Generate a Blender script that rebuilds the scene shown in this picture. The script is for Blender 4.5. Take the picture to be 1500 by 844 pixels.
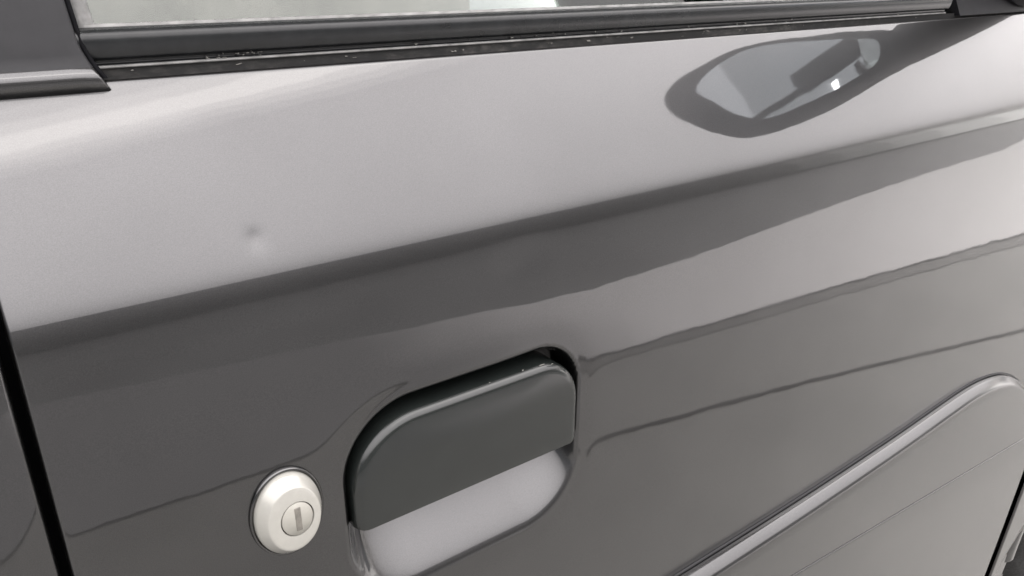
import bpy, bmesh, math, random
import numpy as np
random.seed(7)
for o in list(bpy.data.objects):
    bpy.data.objects.remove(o)
sc = bpy.context.scene
COL = sc.collection
ZC = 1.0            # camera height above the floor; door plane is y = 0, +x to the car's front
D = 0.27            # camera distance from the door plane

# ---------------------------------------------------------------- camera
F = 1150.0 / 1500.0
PITCH = math.atan(472.0 / 1150.0)
AZ = math.atan(1700.0 / math.hypot(1150.0, 472.0))      # angle between view and car axis
cam_d = bpy.data.cameras.new('camera')
cam_d.sensor_width = 36.0
cam_d.lens = 36.0 * F
cam_d.clip_start = 0.01
cam_d.clip_end = 200.0
cam = bpy.data.objects.new('camera', cam_d)
COL.objects.link(cam)
cam.location = (0.0, -D, ZC)
cam.rotation_euler = (math.pi / 2 - PITCH, 0.0, AZ - math.pi / 2)
sc.camera = cam

# ---------------------------------------------------------------- world, lamps, exposure
w = bpy.data.worlds.new('World')
sc.world = w
w.use_nodes = True
bg = w.node_tree.nodes['Background']
bg.inputs['Color'].default_value = (0.93, 0.96, 1.0, 1)
bg.inputs['Strength'].default_value = 0.5


def area_lamp(name, loc, sx, sy, radiance, color=(1, 1, 1), rot=(0, 0, 0), spread=180):
    l = bpy.data.lights.new(name, 'AREA')
    l.shape = 'RECTANGLE'
    l.size = sx
    l.size_y = sy
    l.energy = radiance * math.pi * sx * sy
    l.color = color
    l.spread = math.radians(spread)
    o = bpy.data.objects.new(name, l)
    o.location = loc
    o.rotation_euler = rot
    COL.objects.link(o)
    return o


area_lamp('ceiling_lamp', (8.0, -3.12, 2.68), 34.0, 5.75, 3.9, (1.0, 0.962, 0.972), spread=160.5)
for _w, _h, _r in ((.34, 2.640, .7), (.24, 2.625, 1.0), (.15, 2.610, 1.3), (.07, 2.600, 1.8)):
    area_lamp('diffuser_lamp', (1.3, -.845, _h), 3.5, _w, _r, (1.0, 0.95, 0.89), rot=(0, 0, math.atan(.25)))
# unseen fill lights added along the far wall to brighten its reflection
for _x0, _r in ((8.8, .22), (9.8, .3), (11.0, .4), (12.5, .5), (14.5, .6)):
    area_lamp('wall_fill_light', ((_x0 + 30) / 2, -5.99 + _r * .01, 1.49), 30 - _x0, 2.5, _r, (1.0, 0.98, 0.95), rot=(math.pi / 2, 0, 0))
area_lamp('rear_fill_light', (-3.0, 1.25, 2.68), 4.6, 2.9, 1.7, (0.93, 0.96, 1.0))  # added, unseen; brightens what the mirror glass reflects
area_lamp('rear_side_fill', (-2.6, .10, 2.66), 3.6, .62, 1.5, (1.0, 0.98, 1.0))  # added, unseen; lifts one side of the mirror glass
area_lamp('short_tube_lamp', (-2.72, .86, 2.60), .42, .045, 26.0)
vs = sc.view_settings
vs.view_transform = 'Standard'
vs.look = 'None'
vs.exposure = 0.0
vs.gamma = 1.0
vs.use_curve_mapping = False
try:
    sc.cycles.max_bounces = 10
    sc.cycles.glossy_bounces = 6
    sc.cycles.transparent_max_bounces = 12
    sc.cycles.caustics_reflective = False
except Exception:
    pass


# ---------------------------------------------------------------- helpers
def mat(name):
    m = bpy.data.materials.new(name)
    m.use_nodes = True
    nt = m.node_tree
    b = nt.nodes['Principled BSDF']
    return m, nt, b


def noise(nt, scale, detail=3, rough=.5, stretch=None):
    n = nt.nodes.new('ShaderNodeTexNoise')
    n.inputs['Scale'].default_value = scale
    n.inputs['Detail'].default_value = detail
    n.inputs['Roughness'].default_value = rough
    tc = nt.nodes.new('ShaderNodeTexCoord')
    if stretch:
        mp = nt.nodes.new('ShaderNodeMapping')
        mp.inputs['Scale'].default_value = stretch
        nt.links.new(tc.outputs['Object'], mp.inputs['Vector'])
        nt.links.new(mp.outputs['Vector'], n.inputs['Vector'])
    else:
        nt.links.new(tc.outputs['Object'], n.inputs['Vector'])
    return n


def ramp(nt, src, stops):
    r = nt.nodes.new('ShaderNodeValToRGB')
    cr = r.color_ramp
    while len(cr.elements) < len(stops):
        cr.elements.new(0.5)
    for e, (p, c) in zip(cr.elements, stops):
        e.position = p
        e.color = (c[0], c[1], c[2], 1) if hasattr(c, '__len__') else (c, c, c, 1)
    nt.links.new(src, r.inputs['Fac'])
    return r


def bump(nt, src, strength, dist, prev=None):
    b = nt.nodes.new('ShaderNodeBump')
    b.inputs['Strength'].default_value = strength
    b.inputs['Distance'].default_value = dist
    nt.links.new(src, b.inputs['Height'])
    if prev is not None:
        nt.links.new(prev.outputs['Normal'], b.inputs['Normal'])
    return b


def simple(name, col, rough, metallic=0., var=.15, nscale=60, coat=0., bumpd=0., spec=.5):
    m, nt, b = mat(name)
    n = noise(nt, nscale, 4, .6)
    r = ramp(nt, n.outputs['Fac'], [(.3, [c * (1 - var) for c in col]), (.7, [c * (1 + var) for c in col])])
    nt.links.new(r.outputs['Color'], b.inputs['Base Color'])
    b.inputs['Roughness'].default_value = rough
    b.inputs['Metallic'].default_value = metallic
    b.inputs['Coat Weight'].default_value = coat
    b.inputs['Specular IOR Level'].default_value = spec
    if bumpd:
        bp = bump(nt, n.outputs['Fac'], .6, bumpd)
        nt.links.new(bp.outputs['Normal'], b.inputs['Normal'])
    return m


def link(name, me, parent=None, m=None, smooth=True):
    o = bpy.data.objects.new(name, me)
    COL.objects.link(o)
    if parent is not None:
        o.parent = parent
    if m is not None:
        me.materials.append(m)
    if smooth:
        me.polygons.foreach_set('use_smooth', [True] * len(me.polygons))
    return o


def pymesh(name, V, Fc):
    me = bpy.data.meshes.new(name)
    me.from_pydata([(float(a), float(b), float(c)) for a, b, c in V], [], Fc)
    me.update()
    return me


def grid(name, G, parent, m, cyc=False, flip=False, cap=False):
    """G[i][j] rows of points -> quad sheet"""
    R = len(G)
    C = len(G[0])
    V = [p for r in G for p in r]
    Fc = []
    for i in range(R - 1):
        for j in range(C - (0 if cyc else 1)):
            k = (j + 1) % C
            q = (i * C + j, i * C + k, (i + 1) * C + k, (i + 1) * C + j)
            Fc.append(q[::-1] if flip else q)
    if cap:
        Fc.append(tuple((R - 1) * C + j for j in range(C)) if not flip else tuple((R - 1) * C + j for j in range(C))[::-1])
    return link(name, pymesh(name, V, Fc), parent, m)


def fix_normals(o):
    bm = bmesh.new()
    bm.from_mesh(o.data)
    bmesh.ops.recalc_face_normals(bm, faces=bm.faces)
    bm.to_mesh(o.data)
    bm.free()
    o.data.update()


def sharp(o, deg=40):
    bm = bmesh.new()
    bm.from_mesh(o.data)
    for e in bm.edges:
        if len(e.link_faces) == 2 and e.calc_face_angle(0) > math.radians(deg):
            e.smooth = False
    bm.to_mesh(o.data)
    bm.free()


def box(name, lo, hi, parent, m, bev=0.):
    bm = bmesh.new()
    bmesh.ops.create_cube(bm, size=1)
    for v in bm.verts:
        v.co = [lo[i] + (v.co[i] + .5) * (hi[i] - lo[i]) for i in range(3)]
    if bev:
        bmesh.ops.bevel(bm, geom=bm.edges[:], offset=bev, segments=3, affect='EDGES', profile=.5)
    me = bpy.data.meshes.new(name)
    bm.to_mesh(me)
    bm.free()
    return link(name, me, parent, m, smooth=False)


# ---------------------------------------------------------------- materials
def paint_material(name='dark_grey_metallic_paint', lo=.015, hi=.045):
    m, nt, b = mat(name)
    b.inputs['Metallic'].default_value = 1.0
    b.inputs['Roughness'].default_value = .36
    b.inputs['Coat Weight'].default_value = 1.0
    b.inputs['Coat Roughness'].default_value = .035
    b.inputs['Coat IOR'].default_value = 1.62
    fl = noise(nt, 2600, 2, .5)
    cloud = noise(nt, 9, 3, .5)
    r = ramp(nt, fl.outputs['Fac'], [(.3, (.036, .0355, .0365)), (.7, (.052, .0515, .0525))])
    cl = ramp(nt, cloud.outputs['Fac'], [(.3, .86), (.7, 1.12)])
    mixc = nt.nodes.new('ShaderNodeMixRGB')
    mixc.blend_type = 'MULTIPLY'
    mixc.inputs['Fac'].default_value = 1.0
    nt.links.new(r.outputs['Color'], mixc.inputs['Color1'])
    nt.links.new(cl.outputs['Color'], mixc.inputs['Color2'])
    nt.links.new(mixc.outputs['Color'], b.inputs['Base Color'])
    bp = bump(nt, fl.outputs['Fac'], .12, .0002)
    nt.links.new(bp.outputs['Normal'], b.inputs['Normal'])
    peel = noise(nt, 420, 2, .5)
    wave = noise(nt, 24, 2, .5)
    b1 = bump(nt, wave.outputs['Fac'], .10, .00065)
    b2 = bump(nt, peel.outputs['Fac'], .02, .00008, b1)
    nt.links.new(b2.outputs['Normal'], b.inputs['Coat Normal'])
    dust = ramp(nt, cloud.outputs['Fac'], [(.35, lo), (.75, hi)])
    nt.links.new(dust.outputs['Color'], b.inputs['Coat Roughness'])
    return m


PAINT = paint_material()
SATIN = paint_material('satin_grey_moulding', .13, .20)
HANDLE = simple('handle_plastic', (.010, .012, .0113), .17, var=.12, nscale=90, spec=.62)
RUBBER = simple('weatherstrip_rubber', (.014, .015, .016), .24, var=.25, nscale=90, spec=.4)
DARK = simple('dark_jamb', (.004, .004, .005), .8, var=.2, spec=.1)
LOCKM = simple('cream_lock_plastic', (.40, .393, .36), .27, metallic=.2, var=.04, nscale=200, coat=.4)
PLUGM = simple('lock_plug', (.34, .33, .295), .35, var=.04, nscale=300)
SLOTM = simple('key_slot', (.17, .16, .14), .45, var=.2, nscale=500)
CHROME = simple('dark_chrome', (.10, .10, .10), .15, metallic=1., var=.1)
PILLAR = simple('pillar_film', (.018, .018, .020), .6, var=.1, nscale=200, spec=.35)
MBLACK = simple('mirror_black_plastic', (.010, .010, .012), .55, var=.2, nscale=150, spec=.25)
TRIM = simple('interior_trim', (.21, .20, .185), .6, var=.35, nscale=14)
TYRE = simple('tyre_rubber', (.03, .03, .03), .7, var=.4, nscale=220, bumpd=.002)
RIM = simple('wheel_steel', (.4, .4, .41), .35, metallic=1., var=.1)
LINE = simple('strip_edge', (.20, .20, .195), .5, var=.4, nscale=140)


def glass_material():
    m, nt, b = mat('window_glass')
    nt.nodes.remove(b)
    tr = nt.nodes.new('ShaderNodeBsdfTransparent')
    tr.inputs['Color'].default_value = (.84, .86, .84, 1)
    gl = nt.nodes.new('ShaderNodeBsdfGlossy')
    gl.inputs['Roughness'].default_value = .02
    gl.inputs['Color'].default_value = (.97, 1.0, .98, 1)
    fr = nt.nodes.new('ShaderNodeFresnel')
    fr.inputs['IOR'].default_value = 1.52
    mx = nt.nodes.new('ShaderNodeMixShader')
    nt.links.new(fr.outputs['Fac'], mx.inputs['Fac'])
    nt.links.new(tr.outputs['BSDF'], mx.inputs[1])
    nt.links.new(gl.outputs['BSDF'], mx.inputs[2])
    nt.links.new(mx.outputs['Shader'], nt.nodes['Material Output'].inputs['Surface'])
    return m


GLASS = glass_material()


def mirror_material():
    m, nt, b = mat('mirror_silver')
    n = noise(nt, 30, 3)
    r = ramp(nt, n.outputs['Fac'], [(.3, .012), (.7, .03)])
    nt.links.new(r.outputs['Color'], b.inputs['Roughness'])
    b.inputs['Base Color'].default_value = (.82, .84, .86, 1)
    b.inputs['Metallic'].default_value = 1.0
    return m


SILVER = mirror_material()


def strip_grime_material():
    m, nt, b = mat('grimy_flange')
    n = noise(nt, 130, 5, .65, (1, 1, 2.2))
    n2 = noise(nt, 14, 2, .5)
    mul = nt.nodes.new('ShaderNodeMath')
    mul.operation = 'MULTIPLY'
    nt.links.new(n.outputs['Fac'], mul.inputs[0])
    nt.links.new(n2.outputs['Fac'], mul.inputs[1])
    r = ramp(nt, mul.outputs['Value'], [(.0, (.035, .035, .036)), (.24, (.05, .05, .05)), (.32, (.085, .083, .08)), (.42, (.15, .145, .14))])
    nt.links.new(r.outputs['Color'], b.inputs['Base Color'])
    b.inputs['Roughness'].default_value = .65
    return m


GRIME = strip_grime_material()


def concrete(name, c0, c1, rough=.45, sc_=2.2):
    m, nt, b = mat(name)
    n = noise(nt, sc_, 8, .62)
    r = ramp(nt, n.outputs['Fac'], [(.3, c0), (.7, c1)])
    nt.links.new(r.outputs['Color'], b.inputs['Base Color'])
    b.inputs['Roughness'].default_value = rough
    n2 = noise(nt, 60, 6, .7)
    bp = bump(nt, n2.outputs['Fac'], .3, .003)
    nt.links.new(bp.outputs['Normal'], b.inputs['Normal'])
    return m


FLOOR = concrete('concrete_floor', (.225, .222, .208), (.295, .289, .27))
ASPHALT = concrete('dark_floor', (.168, .168, .165), (.214, .214, .21), .6)


def graded_pale_floor():
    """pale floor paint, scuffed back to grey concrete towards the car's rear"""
    m, nt, b = mat('pale_floor_lit_fade')
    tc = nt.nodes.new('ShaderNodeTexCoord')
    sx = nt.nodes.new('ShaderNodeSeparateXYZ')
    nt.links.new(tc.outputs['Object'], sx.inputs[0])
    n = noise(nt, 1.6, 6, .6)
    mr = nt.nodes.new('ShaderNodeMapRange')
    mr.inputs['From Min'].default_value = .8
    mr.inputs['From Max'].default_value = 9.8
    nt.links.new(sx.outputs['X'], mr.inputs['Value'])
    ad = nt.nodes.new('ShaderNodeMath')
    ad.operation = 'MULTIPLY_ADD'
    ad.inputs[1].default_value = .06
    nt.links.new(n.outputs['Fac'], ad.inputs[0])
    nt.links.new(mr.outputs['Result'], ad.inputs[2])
    r = ramp(nt, ad.outputs['Value'], [(.04, (.25, .247, .245)), (.13, (.80, .78, .77)), (.30, (.80, .785, .77)), (.58, (.62, .61, .595))])  # paler ahead: the floor's lit patch is held in the colour
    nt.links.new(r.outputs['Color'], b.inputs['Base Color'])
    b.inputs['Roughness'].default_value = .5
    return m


STRIPM = graded_pale_floor()
DARK_BAND = concrete('dark_band_concrete', (.13, .128, .12), (.19, .185, .172), .5, 5)
JOINTM = concrete('floor_joint', (.02, .02, .02), (.05, .05, .05), .8)
DADO = concrete('dark_wall_paint', (.20, .20, .195), (.24, .24, .235), .6)
WHITEM = concrete('white_wall_paint', (.74, .73, .72), (.80, .79, .78), .6)


# ---------------------------------------------------------------- setting
def structure(o):
    o['kind'] = 'structure'
    return o


def sheet(name, pts, m):
    me = pymesh(name, pts, [tuple(range(len(pts)))])
    return structure(link(name, me, None, m, smooth=False))


sheet('floor', [(-9, -9, 0), (32, -9, 0), (32, 9, 0), (-9, 9, 0)], ASPHALT)
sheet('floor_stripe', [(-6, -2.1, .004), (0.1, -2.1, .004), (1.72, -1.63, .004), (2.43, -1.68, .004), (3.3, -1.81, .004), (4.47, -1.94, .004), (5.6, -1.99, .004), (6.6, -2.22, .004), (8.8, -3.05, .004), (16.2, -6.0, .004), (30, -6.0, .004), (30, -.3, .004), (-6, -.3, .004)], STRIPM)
sheet('floor_slab', [(-6, -1.21, .008), (0, -1.20, .008), (1.32, -1.155, .008), (2.23, -1.06, .008), (3.39, -.92, .008), (6, -.55, .008), (12, .3, .008), (30, .3, .008), (30, 6, .008), (-6, 6, .008)], FLOOR)


def joint(name, pts, wd):
    V = []
    for i, p in enumerate(pts):
        a, b = pts[max(i - 1, 0)], pts[min(i + 1, len(pts) - 1)]
        dx, dy = b[0] - a[0], b[1] - a[1]
        L = math.hypot(dx, dy)
        nx, ny = -dy / L * wd / 2, dx / L * wd / 2
        V += [(p[0] - nx, p[1] - ny, .012), (p[0] + nx, p[1] + ny, .012)]
    me = pymesh(name, V, [(2 * i, 2 * i + 2, 2 * i + 3, 2 * i + 1) for i in range(len(pts) - 1)])
    return structure(link(name, me, None, JOINTM, smooth=False))


joint('floor_joint', [(-6, -1.21), (0, -1.195), (1.20, -1.155)], .005)
joint('floor_joint', [(1.205, -1.155), (1.32, -1.15), (2.23, -1.05), (3.39, -.91), (6, -.54)], .012)
structure(link('floor_dark_band', pymesh('floor_dark_band', [(1.15, -1.160, .0105), (2.23, -1.052, .0105), (3.39, -.912, .0105), (6, -.545, .0105), (6, -.40, .0105), (3.39, -.84, .0105), (2.23, -.985, .0105), (1.15, -1.125, .0105)], [tuple(range(8))]), None, DARK_BAND, smooth=False))  # dark band added so the door reflects a darker strip beside the joint
joint('floor_joint', [(.93, -.835), (1.01, -.82), (1.36, -.75), (1.68, -.68), (2.03, -.59), (2.41, -.49), (3.0, -.33)], .010)
structure(box('wall', (-9, -6.32, 0), (16.4, -6.02, 2.75), None, DADO))
structure(box('wall', (16.41, -6.32, 0), (32, -6.02, 2.75), None, WHITEM))
structure(box('ceiling_beam', (-2.36, .68, 2.56), (-2.20, 1.45, 2.66), None, JOINTM))
structure(box('ceiling_conduit', (-2.415, .25, 2.60), (-2.38, .80, 2.64), None, JOINTM))
structure(box('ceiling', (-9, -6.12, 2.75), (32, 9, 2.9), None, WHITEM))

# ---------------------------------------------------------------- body profile (y, z relative to the camera height)
KS = [-.95, -.40, -.25, -.08, -.02, .008, .016, .023, .0295, .038, .065, .0975]
KT = [-5., -2.5, -1.2, -0.2, .8, 2.5, 7., 18., 27., 30., 31.5, 33.]
_s = np.arange(-.95, .1301, .0005)
_t = np.interp(_s, KS, KT)
_t = np.convolve(np.pad(_t, 5, mode='edge'), np.ones(11) / 11, 'valid')
_tr = np.radians(_t)
_tm = (_tr[1:] + _tr[:-1]) / 2
_y = np.concatenate([[0], np.cumsum(np.sin(_tm) * .0005)])
_z = np.concatenate([[0], np.cumsum(np.cos(_tm) * .0005)])
_i = int(np.argmin(abs(_s)))
_y -= _y[_i]
_z += -.13 - _z[_i]
LIP = -.1228                                     # z / (y + D) of the shoulder lip
_k = int(np.argmax(_z / (_y + D) > LIP))
SL = float(_s[_k])                               # arc length where the lip roll begins
YL, ZL = float(_y[_k]), float(_z[_k])


def prof(s):
    return float(np.interp(s, _s, _y)), float(np.interp(s, _s, _z)), float(np.interp(s, _s, _tr))


def y_at(z):
    return float(np.interp(z, _z, _y))


def profile_rows(fine=True):
    """list of (y, z, ny, nz) from the bottom edge up, over the lip into the belt groove"""
    rows = []
    s = -.80
    while s < SL - 1e-6:
        y, z, t = prof(s)
        rows.append((y, z, t))
        if -.30 < z < -.15 and fine:
            s += .0013
        elif z >= -.15:
            s += .0015
        else:
            s += .005
    y, z, t = prof(SL)
    r = .0022
    t1 = math.radians(115)
    n = 14
    cy, cz = y + math.cos(t) * r, z - math.sin(t) * r
    for i in range(n + 1):
        a = t + (t1 - t) * i / n
        rows.append((cy - math.cos(a) * r, cz + math.sin(a) * r, a))
    y, z, t = rows[-1]
    rows.append((y + .004, z - .004, t1))
    rows.append((y + .0075, z - .010, t1))
    return rows


ROWS = profile_rows()
TOPY, TOPZ = max(ROWS, key=lambda r: r[1])[:2]
XR, XF = .0045, .9400                            # rear and front edge of the front door

# ---- handle recess in the panel
CUP = (.1068, .2402, -.2800, -.1728)


def cup_sd(x, z):
    x0, x1, z0, z1 = CUP
    cx, cz = (x0 + x1) / 2, (z0 + z1) / 2
    hx, hz = (x1 - x0) / 2, (z1 - z0) / 2
    r = .036 if z < cz else (.036 if x < cx else .028)
    qx, qz = abs(x - cx) - hx + r, abs(z - cz) - hz + r
    return math.hypot(max(qx, 0), max(qz, 0)) + min(max(qx, qz), 0) - r


DX, DZ = .0862, -.0938


def dent(x, z):
    """inward displacement of the panel"""
    d = 0.
    if .02 < x < .34 and -.38 < z < -.1:
        sd = cup_sd(x, z)
        e = -sd
        if e > 0:
            x0, x1, z0, z1 = CUP
            r = .036
            ax = max(x0 + r - x, x - (x1 - r), 0.)
            zb = z0 + r - math.sqrt(max(r * r - ax * ax, 0.))
            ev = max(z - zb, 0.)
            a = .95 * (math.sqrt(ev * ev + .005 ** 2) - .005)
            kk = min(max((x - .19) / .03, 0.), 1.)
            fr = .003 - .0018 * kk
            b = (3.2 + 1.5 * kk) * (math.sqrt(e * e + fr ** 2) - fr)
            p = 4.
            d += 1. / ((1. / max(a, 1e-6)) ** p + (1. / max(b, 1e-6)) ** p + (1. / .038) ** p) ** (1. / p)
        g = max(sd, 0)
        d += .00035 * math.exp(-(g / .008) ** 2)
    d += .00060 * math.exp(-(((x - .205) / .016) ** 2 + ((z + .1265) / .009) ** 2))
    d += .0009 * math.exp(-(((x - DX) / .0036) ** 2 + ((z - DZ) / .0034) ** 2))
    return d


def lin(a, b, n):
    return [a + (b - a) * i / (n - 1) for i in range(n)]


XCOLS = lin(XR, .06, 24)[:-1] + lin(.06, .29, 178)[:-1] + lin(.29, .60, 60)[:-1] + lin(.60, XF, 50)
HEM = [(.0, .0), (-.0005, .0003), (-.0010, .0009), (-.0014, .0018), (-.0016, .003), (-.0016, .016)]


def panel_grid(cols, rows, disp=None, hem_lo=True, hem_hi=True):
    G = []
    for (y, z, t) in rows:
        r = []
        if hem_lo:
            for hx, hy in HEM[:0:-1]:
                r.append((cols[0] + hx, y + hy, z + ZC))
        for x in cols:
            d = disp(x, z) if disp else 0.
            r.append((x, y + d, z + ZC))
        if hem_hi:
            for hx, hy in HEM[1:]:
                r.append((cols[-1] - hx, y + hy, z + ZC))
        G.append(r)
    return G


# ---------------------------------------------------------------- the car
car = bpy.data.objects.new('parked_car', None)
COL.objects.link(car)
car.location = (0, 0, 0)
car['label'] = 'dark grey metallic car side with front door, flap handle and cream door lock'
car['category'] = 'car'

G = panel_grid(XCOLS, ROWS, dent)
R_, C_ = len(G), len(G[0])
Varr = np.array([p for r in G for p in r])
# analytic-quality vertex normals from the whole sheet, shared by panel and recess
GA = Varr.reshape(R_, C_, 3)
du = np.gradient(GA, axis=1)
dv = np.gradient(GA, axis=0)
NN = np.cross(du, dv)
NN /= np.maximum(np.linalg.norm(NN, axis=2, keepdims=True), 1e-12)
NN = NN.reshape(-1, 3)
rec, pan = [], []
for i in range(R_ - 1):
    for j in range(C_ - 1):
        q = (i * C_ + j, i * C_ + j + 1, (i + 1) * C_ + j + 1, (i + 1) * C_ + j)
        c = Varr[list(q)].mean(axis=0)
        zz = c[2] - ZC
        (rec if (.09 < c[0] < .26 and -.29 < zz < -.165 and cup_sd(c[0], zz) < -.0015) else pan).append(q)


def sub(name, faces, parent, m):
    ids = sorted({i for f in faces for i in f})
    mp = {a: b for b, a in enumerate(ids)}
    me = pymesh(name, Varr[ids], [tuple(mp[i] for i in f) for f in faces])
    o = link(name, me, parent, m)
    me.normals_split_custom_set_from_vertices([tuple(n) for n in NN[ids]])
    return o


door = sub('front_door', pan, car, PAINT)
recess = sub('handle_recess', rec, car, PAINT)
recess['label'] = 'pale reflecting scooped recess under the door handle flap'

# rear door and front wing
grid('rear_door', panel_grid(lin(-.70, -.0015, 40), ROWS, None, False, True), car, PAINT)
AX, AZc, AR = 1.39, -.71, .345                    # wheel arch
wing_cols = lin(.9455, 1.75, 140)
Gw = panel_grid(wing_cols, ROWS, None, True, False)
V = [p for r in Gw for p in r]
C2 = len(Gw[0])
fc = []
for i in range(len(Gw) - 1):
    for j in range(C2 - 1):
        q = (i * C2 + j, i * C2 + j + 1, (i + 1) * C2 + j + 1, (i + 1) * C2 + j)
        cx = sum(V[k][0] for k in q) / 4
        cz = sum(V[k][2] for k in q) / 4 - ZC
        if math.hypot(cx - AX, cz - AZc) > AR:
            fc.append(q)
wing = link('front_wing', pymesh('front_wing', V, fc), car, PAINT)
# rolled arch lip
arch = []
for k in range(61):
    a = math.radians(-6 + 192 * k / 60)
    ring = []
    for rr, dy in ((AR + .012, -.001), (AR + .006, -.005), (AR - .002, -.006), (AR - .006, -.002), (AR - .006, .03)):
        x, z = AX + rr * math.cos(a), AZc + rr * math.sin(a)
        ring.append((x, y_at(z) + dy, z + ZC))
    arch.append(ring)
fix_normals(grid('wheel_arch_lip', arch, car, PAINT))
# dark body structure behind the shut lines
box('door_jamb', (-.03, .024, .20), (.04, .20, .90), car, DARK)
box('front_jamb', (.90, .050, .15), (.985, .25, .90), car, DARK)
box('wheel_housing', (1.06, .26, .1), (1.75, .5, .9), car, DARK)

# wheel
wh = []
prof_t = [(-.02, .20), (-.02, .255), (-.015, .275), (0., .288), (.03, .293), (.10, .293), (.16, .285), (.175, .25), (.175, .2)]
for k in range(96):
    a = 2 * math.pi * k / 96
    ring = []
    for i, (yy, rr) in enumerate(prof_t):
        r2 = rr - (.007 if (k % 4 == 0 and rr > .28) else 0)
        ring.append((AX + r2 * math.cos(a), .03 + yy, .295 + r2 * math.sin(a)))
    wh.append(ring)
wh.append(wh[0])
tyre = grid('front_wheel', wh, car, TYRE)
fix_normals(tyre)
rim = []
for k in range(49):
    a = 2 * math.pi * k / 48
    rim.append([(AX + rr * math.cos(a), .03 + yy, .295 + rr * math.sin(a)) for yy, rr in ((-.012, .205), (-.014, .19), (.01, .175), (.03, .12), (.0, .07), (-.004, .03), (-.004, .001))])
fix_normals(grid('rim', rim, tyre, RIM))


# ---------------------------------------------------------------- belt line: weatherstrip, glass, pillar
YB = TOPY + .0035                                # front plane of the strip flange
ZB = TOPZ


def extrude(name, pts, x0, x1, parent, m, n=24, xf=None):
    """pts: (y, z rel) polyline swept along x"""
    G_ = []
    for (y, z) in pts:
        G_.append([(x, y, z + ZC) for x in lin(x0, x1, n)])
    return grid(name, G_, parent, m)


def arc(cy, cz, r, a0, a1, n):
    return [(cy + r * math.cos(math.radians(a0 + (a1 - a0) * i / n)), cz + r * math.sin(math.radians(a0 + (a1 - a0) * i / n))) for i in range(n + 1)]


X0S, X1S = .0475, .645
# flange standing in the groove, grimy
extrude('strip_flange', [(YB + .001, ZB - .012), (YB + .001, ZB + .0030), (YB + .0005, ZB + .0034)], X0S, .935, car, GRIME)
extrude('strip_edge', [(YB + .0005, ZB + .0034), (YB - .0006, ZB + .0036), (YB - .0007, ZB + .0042), (YB + .0002, ZB + .0046)], X0S, X1S, car, LINE)
bead = [(YB + .0002, ZB + .0046), (YB + .0008, ZB + .0050), (YB + .0008, ZB + .0066)]
bead += [(YB + .0004 - .0040 * math.sin(math.pi * (.20 + .78 * (i / 14) ** 1.05)), ZB + .0068 + .0102 * math.sin(math.pi / 2 * (i / 14))) for i in range(15)]
bead += [(YB + .0014, ZB + .0174), (YB + .0028, ZB + .0174), (YB + .0030, ZB + .010)]
strip = extrude('belt_weatherstrip', bead, X0S - .003, X1S, car, RUBBER)
strip['label'] = 'black rounded rubber strip along the bottom of the window'
# pale lip that wipes the glass
extrude('wiper_lip', [(YB + .0029, ZB + .016), (YB + .0030, ZB + .0181), (YB + .0036, ZB + .0185), (YB + .0044, ZB + .0182)], X0S + .002, X1S, car, LINE)

# side glass, a slab leaning inward
gy0, gz0 = YB - .0010, ZB - .01
lean = math.tan(math.radians(17))
gv = []
for dy in (0, .004):
    for (x, h) in ((.02, 0), (.70, 0), (.62, .40), (.05, .42)):
        gv.append((x, gy0 + dy + h * lean, gz0 + h + ZC))
glass = link('side_window', pymesh('side_window', gv, [(0, 1, 2, 3), (7, 6, 5, 4), (0, 4, 5, 1), (1, 5, 6, 2), (2, 6, 7, 3), (3, 7, 4, 0)]), car, GLASS, smooth=False)

# inner sill, far door inside the cabin
box('inner_sill', (-.05, YB + .020, ZC + ZB - .2), (.80, YB + .085, ZC + ZB + .004), car, TRIM, .004)
box('far_door_trim', (-.6, 1.25, .3), (1.0, 1.33, ZC - .045), car, TRIM, .006)
box('cabin_floor', (-.7, .12, .26), (1.0, 1.3, .30), car, DARK)

# rear pillar cover of the door frame: leaning plate that flares out into a ledge
XP = .0452
zl = ZB + .0008
pl = [(YB + .0035, zl - .0060), (YB - .0035, zl - .0048), (YB - .0062, zl - .0020), (YB - .0068, zl + .0004), (YB - .0062, zl + .0026), (YB - .0046, zl + .0042), (YB - .0034, zl + .0060), (YB - .0028, zl + .0085), (YB - .0022, zl + .012)]
for i in range(1, 20):
    h = i * .022
    pl.append((YB - .0022 + h * lean, zl + .012 + h))


pl = [(y - .0030, z) for y, z in pl]


def pillar_edge(z):
    h = z - zl
    if h > .022:
        return XP - .0008 + (h - .022) * -.02
    u = max(0., (.022 - h) / .026)
    return XP - .0008 + .0088 * u ** 2.0


Gp = []
for (y, z) in pl:
    xe = pillar_edge(z)
    r = [(x, y, z + ZC) for x in lin(.004, xe - .0012, 8)]
    r += [(xe - .0004, y + .0004, z + ZC), (xe, y + .0012, z + ZC), (xe + .0002, y + .0075, z + ZC)]
    Gp.append(r)
pc = grid('pillar_cover', Gp[5:], car, PILLAR)
grid('pillar_ledge', Gp[:6], car, PAINT)
pc['label'] = 'dark grey plate of the door frame behind the window'
# rubber run channel beside the plate
Gs = []
for (y, z) in pl[3:]:
    xe = pillar_edge(z)
    Gs.append([(xe + .0001, y + .0020, z + ZC), (xe + .0009, y + .0010, z + ZC), (xe + .0018, y + .0018, z + ZC), (xe + .0021, y + .009, z + ZC)])
grid('frame_seal', Gs, car, DARK)
Gs = []
for (y, z) in pl[6:]:
    xe = pillar_edge(z)
    Gs.append([(xe + .0020, y + .0075, z + ZC), (xe + .0035, y + .0065, z + ZC), (xe + .0075, y + .0075, z + ZC), (xe + .0085, y + .0115, z + ZC)])
grid('glass_run_channel', Gs, car, LINE)

# ---------------------------------------------------------------- door handle flap
hx0, hx1, hz0, hz1 = .1102, .2376, -.2325, -.1812


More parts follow.
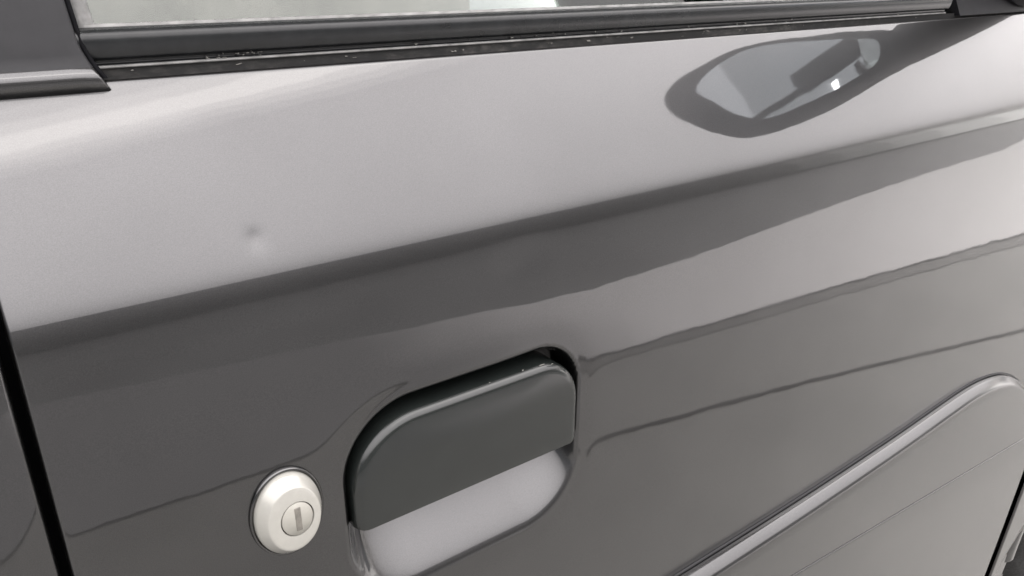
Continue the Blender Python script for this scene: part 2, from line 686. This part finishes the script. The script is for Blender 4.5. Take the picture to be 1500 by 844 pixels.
def flap_outline():
    P = []
    rl, rr = .033, .025
    for x in lin(hx0 + .0012, hx1 - .0012, 14):
        P.append((x, hz0, 'b'))
    P.append((hx1, hz0 + .0012, 's'))
    for z in lin(hz0 + .006, hz1 - rr, 5):
        P.append((hx1, z, 's'))
    for i in range(1, 13):
        a = math.radians(90 * i / 12)
        P.append((hx1 - rr + rr * math.cos(a), hz1 - rr + rr * math.sin(a), 's'))
    for x in lin(hx1 - rr, hx0 + rl, 12)[1:]:
        P.append((x, hz1, 's'))
    for i in range(1, 15):
        a = math.radians(90 + 90 * i / 14)
        P.append((hx0 + rl + rl * math.cos(a), hz1 - rl + rl * math.sin(a), 's'))
    for z in lin(hz1 - rl, hz0 + .0012, 5)[1:]:
        P.append((hx0, z, 's'))
    return P


FO = flap_outline()
nF = len(FO)


def inset(P, d):
    out = []
    for i, (x, z, k) in enumerate(P):
        a, b = P[i - 1], P[(i + 1) % len(P)]
        tx, tz = b[0] - a[0], b[1] - a[1]
        L = math.hypot(tx, tz)
        nx, nz = -tz / L, tx / L
        if k == 'b':
            u = (x - hx0) / (hx1 - hx0)
            nx2 = 1 if u < .02 else (-1 if u > .98 else 0)
            t = min(1, max(0, (u - .5) * 2)) if u > .5 else 0
            x2 = hx0 + d + (hx1 - hx0 - 2 * d) * u
            out.append((x2, z))
        else:
            if z < hz0 + .008:
                nz = 0
                nx = 1 if x < (hx0 + hx1) / 2 else -1
            out.append((x + nx * d, z + nz * d))
    return out


YF = -.0045
rings = []
RB = .0050
for (d, y) in [(.0, .016), (.0, YF + RB + .002)] + [(RB * (1 - math.cos(math.radians(a))), YF + RB * (1 - math.sin(math.radians(a)))) for a in (0, 12, 25, 40, 55, 70, 80, 90)]:
    rings.append([(x, y, z + ZC) for (x, z) in inset(FO, d)])
base = inset(FO, RB)
cxm, czm = (hx0 + hx1) / 2, hz0 + .024
for f, dy in ((.85, .0004), (.6, .0008), (.3, .0010)):
    rings.append([(cxm + (x - cxm) * f, YF - dy, (czm + (z - czm) * f) + ZC) for (x, z) in base])
# keep the cut lower edge straight: lower-edge points only slide sideways
flap = grid('door_handle', rings, car, HANDLE, cyc=True, cap=True)
fix_normals(flap)
sharp(flap, 50)
flap['label'] = 'dark grey plastic lift flap handle with rounded upper corners'

# ---------------------------------------------------------------- door lock
lx, lz = .0815, -.2085
AXR, AZR = .0142, .0193


def ell(rx, rz, y, n=64, dx=0., dz=0.):
    return [(lx + dx + rx * math.cos(2 * math.pi * i / n), y, lz + dz + rz * math.sin(2 * math.pi * i / n) + ZC) for i in range(n)]


yl = y_at(lz)
lock_prof = [(1.0, .004), (1.0, -.0016), (.985, -.0028), (.95, -.0038), (.80, -.0070), (.78, -.0074), (.755, -.0076), (.70, -.0078)]
lock = grid('door_lock', [ell(AXR * f, AZR * f, yl + dy, dx=(.0006 if f < .9 else 0.)) for f, dy in lock_prof] + [ell(.0071, .0083, yl - .0078, dx=.0016), ell(.0069, .0081, yl - .0070, dx=.0016)], car, LOCKM, cyc=True)
fix_normals(lock)
sharp(lock, 60)
lock['label'] = 'cream white oval door lock with vertical key slot'
ring = grid('lock_gasket', [ell(AXR * 1.0, AZR * 1.0, yl - .0004), ell(AXR * 1.03, AZR * 1.03, yl - .0016), ell(AXR * 1.08, AZR * 1.07, yl - .0016), ell(AXR * 1.11, AZR * 1.09, yl - .0006), ell(AXR * 1.12, AZR * 1.10, yl + .003)], lock, CHROME, cyc=True)
fix_normals(ring)
plug = grid('lock_plug', [ell(.0066, .0078, yl - .004, dx=.0016), ell(.0066, .0078, yl - .0074, dx=.0016), ell(.0063, .0075, yl - .0079, dx=.0016), ell(.0002, .0002, yl - .0080, dx=.0016)], lock, PLUGM, cyc=True)
fix_normals(plug)
box('key_slot', (lx + .0006, yl - .0083, lz - .0056 + ZC), (lx + .0031, yl - .004, lz + .0056 + ZC), lock, SLOTM, .0003)

# ---------------------------------------------------------------- rubbing strip
top = [(.008, -.386), (.20, -.384), (.35, -.382), (.48, -.3795), (.60, -.3745), (.68, -.3690), (.715, -.3668), (.745, -.3672), (.775, -.3708), (.805, -.3785), (.838, -.3930), (.870, -.415), (.898, -.447), (.917, -.490), (.927, -.54), (.930, -.60)]


def catmull(P, n):
    out = []
    for i in range(len(P) - 1):
        p0, p1, p2, p3 = P[max(i - 1, 0)], P[i], P[i + 1], P[min(i + 2, len(P) - 1)]
        for k in range(n):
            t = k / n
            out.append(tuple(.5 * (2 * p1[c] + (p2[c] - p0[c]) * t + (2 * p0[c] - 5 * p1[c] + 4 * p2[c] - p3[c]) * t * t + (3 * p1[c] - p0[c] - 3 * p2[c] + p3[c]) * t ** 3) for c in range(len(p1))))
    out.append(P[-1])
    return out


def strip_piece(name, top_pts, sect, parent, m, zt=-.795):
    T = catmull(top_pts, 6)
    n = len(T)
    nrm = []
    for i in range(n):
        a, b = T[max(i - 1, 0)], T[min(i + 1, n - 1)]
        L = math.hypot(b[0] - a[0], b[1] - a[1])
        nrm.append(((b[1] - a[1]) / L, -(b[0] - a[0]) / L))
    G_ = []
    h = -sect[-1][1]
    for (d, y) in sect:
        G_.append([(x + nx * d, y_at(z) + y, z + nz * d + ZC) for (x, z), (nx, nz) in zip(T, nrm)])
    # face rows: blend from the rounded top edge to the straight lower edge
    lastr = G_[-1]
    for f in (() if zt is None else (.1, .25, .45, .7, 1.)):
        row = []
        for (x, y, z) in lastr:
            xb = min(x, .930)
            z2 = z + (zt + ZC - z) * f
            x2 = x + (xb - x) * f
            row.append((x2, y_at(z2 - ZC) - h, z2))
        G_.append(row)
    o = grid(name, G_, parent, m)
    fix_normals(o)
    return o


rub = strip_piece('rubbing_strip', top, [(-.0004, .004), (0, -.0030), (.0003, -.0044), (.0010, -.0054), (.0052, -.0096), (.0062, -.0104), (.0074, -.0110), (.0090, -.0114), (.018, -.0115)], car, SATIN)
rub['label'] = 'grey raised side moulding low on the door'
shade_line = strip_piece('moulding_shade_line', top, [(-.0024, .003), (-.0022, -.0006), (-.0016, -.0011), (-.0008, -.0012)], rub, PILLAR, zt=None)  # dark strip added for the shadow line above the moulding
top2 = [(.010 + .095 * i, -.450 - .0898 * (.010 + .095 * i - .542)) for i in range(10)]
top2[-1] = (.9285, top2[-1][1] - .006)
strip_piece('moulding_step', top2, [(0, -.0100), (.0001, -.0116), (.0004, -.0119), (.003, -.0120)], rub, SATIN)
strip_piece('moulding_groove', top2, [(-.0005, -.0108), (-.0004, -.01165), (.0, -.0117)], rub, RUBBER, zt=None)
# lower moulding carried on over the front wing
Gm = []
for z in lin(-.47, -.80, 24):
    xe = .9865 + (z + .68) * .9
    y = y_at(z)
    xs = [.952, .9523, .9531, .9545] + lin(.957, max(xe, .962) + .008, 6) + [max(xe, .962) + .010, max(xe, .962) + .011]
    ys = [-.0104, -.0112, -.0120, -.0124] + [-.0125] * 6 + [-.011, .02]
    Gm.append([(x_, y + y_, z + ZC) for x_, y_ in zip(xs, ys)])
grid('shut_line_shade', [[(x_, y_at(z) - .006, z + ZC) for x_ in (.9302, .9412, .9522)] for z in lin(-.45, -.80, 12)], car, DARK)  # dark filler sheet standing in for the deep shade of the gap
wm = grid('wing_moulding', Gm, car, SATIN)
fix_normals(wm)

# ---------------------------------------------------------------- wing mirror (stands just outside the frame; its reflection is in the shoulder)
MX0, MSL = .74, .35                               # mirror plane  x = MX0 + MSL * (y + .05)
HOUSE = [(-0.202, 0.213), (-0.175, 0.219), (-0.145, 0.207), (-0.103, 0.18), (-0.06, 0.123), (-0.022, 0.06), (-0.028, 0.036), (-0.044, 0.028), (-0.082, 0.042), (-0.117, 0.052), (-0.163, 0.072), (-0.187, 0.092), (-0.203, 0.136), (-0.210, .180)]
PANE = [(-0.169, 0.188), (-0.138, 0.19), (-0.101, 0.172), (-0.069, 0.131), (-0.036, 0.074), (-0.030, 0.056), (-0.038, 0.044), (-0.053, 0.039), (-0.086, 0.050), (-0.122, 0.067), (-0.152, 0.086), (-0.166, 0.115), (-0.171, 0.156)]


def closed(P, n):
    m_ = len(P)
    out = []
    for i in range(m_):
        p0, p1, p2, p3 = P[i - 1], P[i], P[(i + 1) % m_], P[(i + 2) % m_]
        for k in range(n):
            t = k / n
            out.append(tuple(.5 * (2 * p1[c] + (p2[c] - p0[c]) * t + (2 * p0[c] - 5 * p1[c] + 4 * p2[c] - p3[c]) * t * t + (3 * p1[c] - p0[c] - 3 * p2[c] + p3[c]) * t ** 3) for c in (0, 1)))
    return out


HO = closed(HOUSE, 5)
mcy = sum(p[0] for p in HO) / len(HO)
mcz = sum(p[1] for p in HO) / len(HO)


def mring(f, dx, dz=0., dy=0.):
    r = []
    for (y, z) in HO:
        yy, zz = mcy + dy + (y - mcy) * f, mcz + dz + (z - mcz) * f
        r.append((MX0 + MSL * (yy + .05) + dx, yy, zz + ZC))
    return r


PO = closed(PANE, 5)
pcy = sum(p[0] for p in PO) / len(PO)
pcz = sum(p[1] for p in PO) / len(PO)


def pring(f, dx):
    r = []
    for (y, z) in PO:
        yy, zz = pcy + (y - pcy) * f, pcz + (z - pcz) * f
        r.append((MX0 + MSL * (yy + .05) + dx, yy, zz + ZC))
    return r


hous = grid('wing_mirror', [mring(.55, .012), mring(.96, .006), mring(.985, .004), mring(1.0, .010), mring(.99, .035), mring(.93, .065), mring(.80, .090), mring(.58, .108), mring(.3, .116), mring(.02, .118)], car, MBLACK, cyc=True)
fix_normals(hous)
fr_ = grid('mirror_surround', [pring(1.03, .010), pring(1.03, .001), pring(1.015, -.001), pring(1.0, .0), pring(.99, .004)], hous, MBLACK, cyc=True)
fix_normals(fr_)
mg = grid('mirror_glass', [pring(1.0, .005), pring(.995, .003), pring(.5, .003), pring(.01, .003)], hous, SILVER, cyc=True)
fix_normals(mg)
sharp(mg, 10)
# arm and sail panel joining the mirror to the window corner
arm = []
for k in range(9):
    t = k / 8
    cy_, cz_, cx_ = -.05 + t * .10, .055 - t * .055, .80 - t * .03
    rr = .020 + .012 * t
    arm.append([(cx_ + 1.5 * rr * math.cos(2 * math.pi * i / 20), cy_ + .2 * rr * math.sin(2 * math.pi * i / 20), cz_ + rr * math.sin(2 * math.pi * i / 20) + ZC) for i in range(20)])
a_ = grid('mirror_arm', arm, hous, MBLACK, cyc=True)
fix_normals(a_)
sv = []
for dy in (-.004, .012):
    for (x, h) in ((.662, .0015), (.675, .0015), (.95, .0015), (.95, .05), (.80, .16), (.655, .022)):
        sv.append((x, YB + dy + h * lean, ZB + h + ZC))
fcs = [tuple(range(6))[::-1], tuple(range(6, 12))] + [(i, (i + 1) % 6, 6 + (i + 1) % 6, 6 + i) for i in range(6)]
sail = link('sail_panel', pymesh('sail_panel', sv, fcs), car, MBLACK, smooth=False)
fix_normals(sail)
box('window_divider', (.640, YB + .002, ZC + ZB + .010), (.656, YB + .02, ZC + ZB + .12), car, LINE, .002)


# ---------------------------------------------------------------- flakes of old paint and dirt
FLAKE = simple('pale_flake', (.20, .195, .18), .6, var=.3, nscale=900)


def flakes(name, spots, parent):
    V, Fc = [], []
    for (x, y, z, sx, sz) in spots:
        n = random.randint(5, 7)
        b = len(V)
        ang = sorted(random.uniform(0, 2 * math.pi) for _ in range(n))
        for dy in (.0, -.0003):
            for a in ang:
                r = random.uniform(.5, 1.)
                V.append((x + sx * r * math.cos(a), y + dy, z + sz * r * math.sin(a)))
        Fc.append(tuple(b + n + i for i in range(n)))
        for i in range(n):
            Fc.append((b + i, b + (i + 1) % n, b + n + (i + 1) % n, b + n + i))
    o = link(name, pymesh(name, V, Fc), parent, FLAKE, smooth=False)
    fix_normals(o)
    o['kind'] = 'stuff'
    return o


sp = []
for k in range(34):
    x = random.choice([random.uniform(.088, .110), random.uniform(.088, .110), random.uniform(.17, .60)])
    sp.append((x, YB - .0001, ZC + ZB + random.uniform(.0046, .0066), random.uniform(.0004, .0016), random.uniform(.0002, .0005)))
for k in range(26):
    x = random.uniform(.06, .62)
    sp.append((x, YB + .0008, ZC + ZB + random.uniform(.0004, .0028), random.uniform(.0005, .0022), random.uniform(.0002, .0006)))
flakes('dirt_flake', sp, strip)
ring_t = [p for p in rings[4]]
sp = []
for (x, y, z) in ring_t:
    if z > ZC - .200 and .112 < x < .232:
        for q in range(1 if random.random() < (.45 if .180 < x < .222 else .06) else 0):
            sp.append((x + random.uniform(-.003, .003), y - .0002, z + random.uniform(.0002, .0008), random.uniform(.0005, .0036), random.uniform(.0002, .0006)))
flakes('paint_flake', sp, flap)
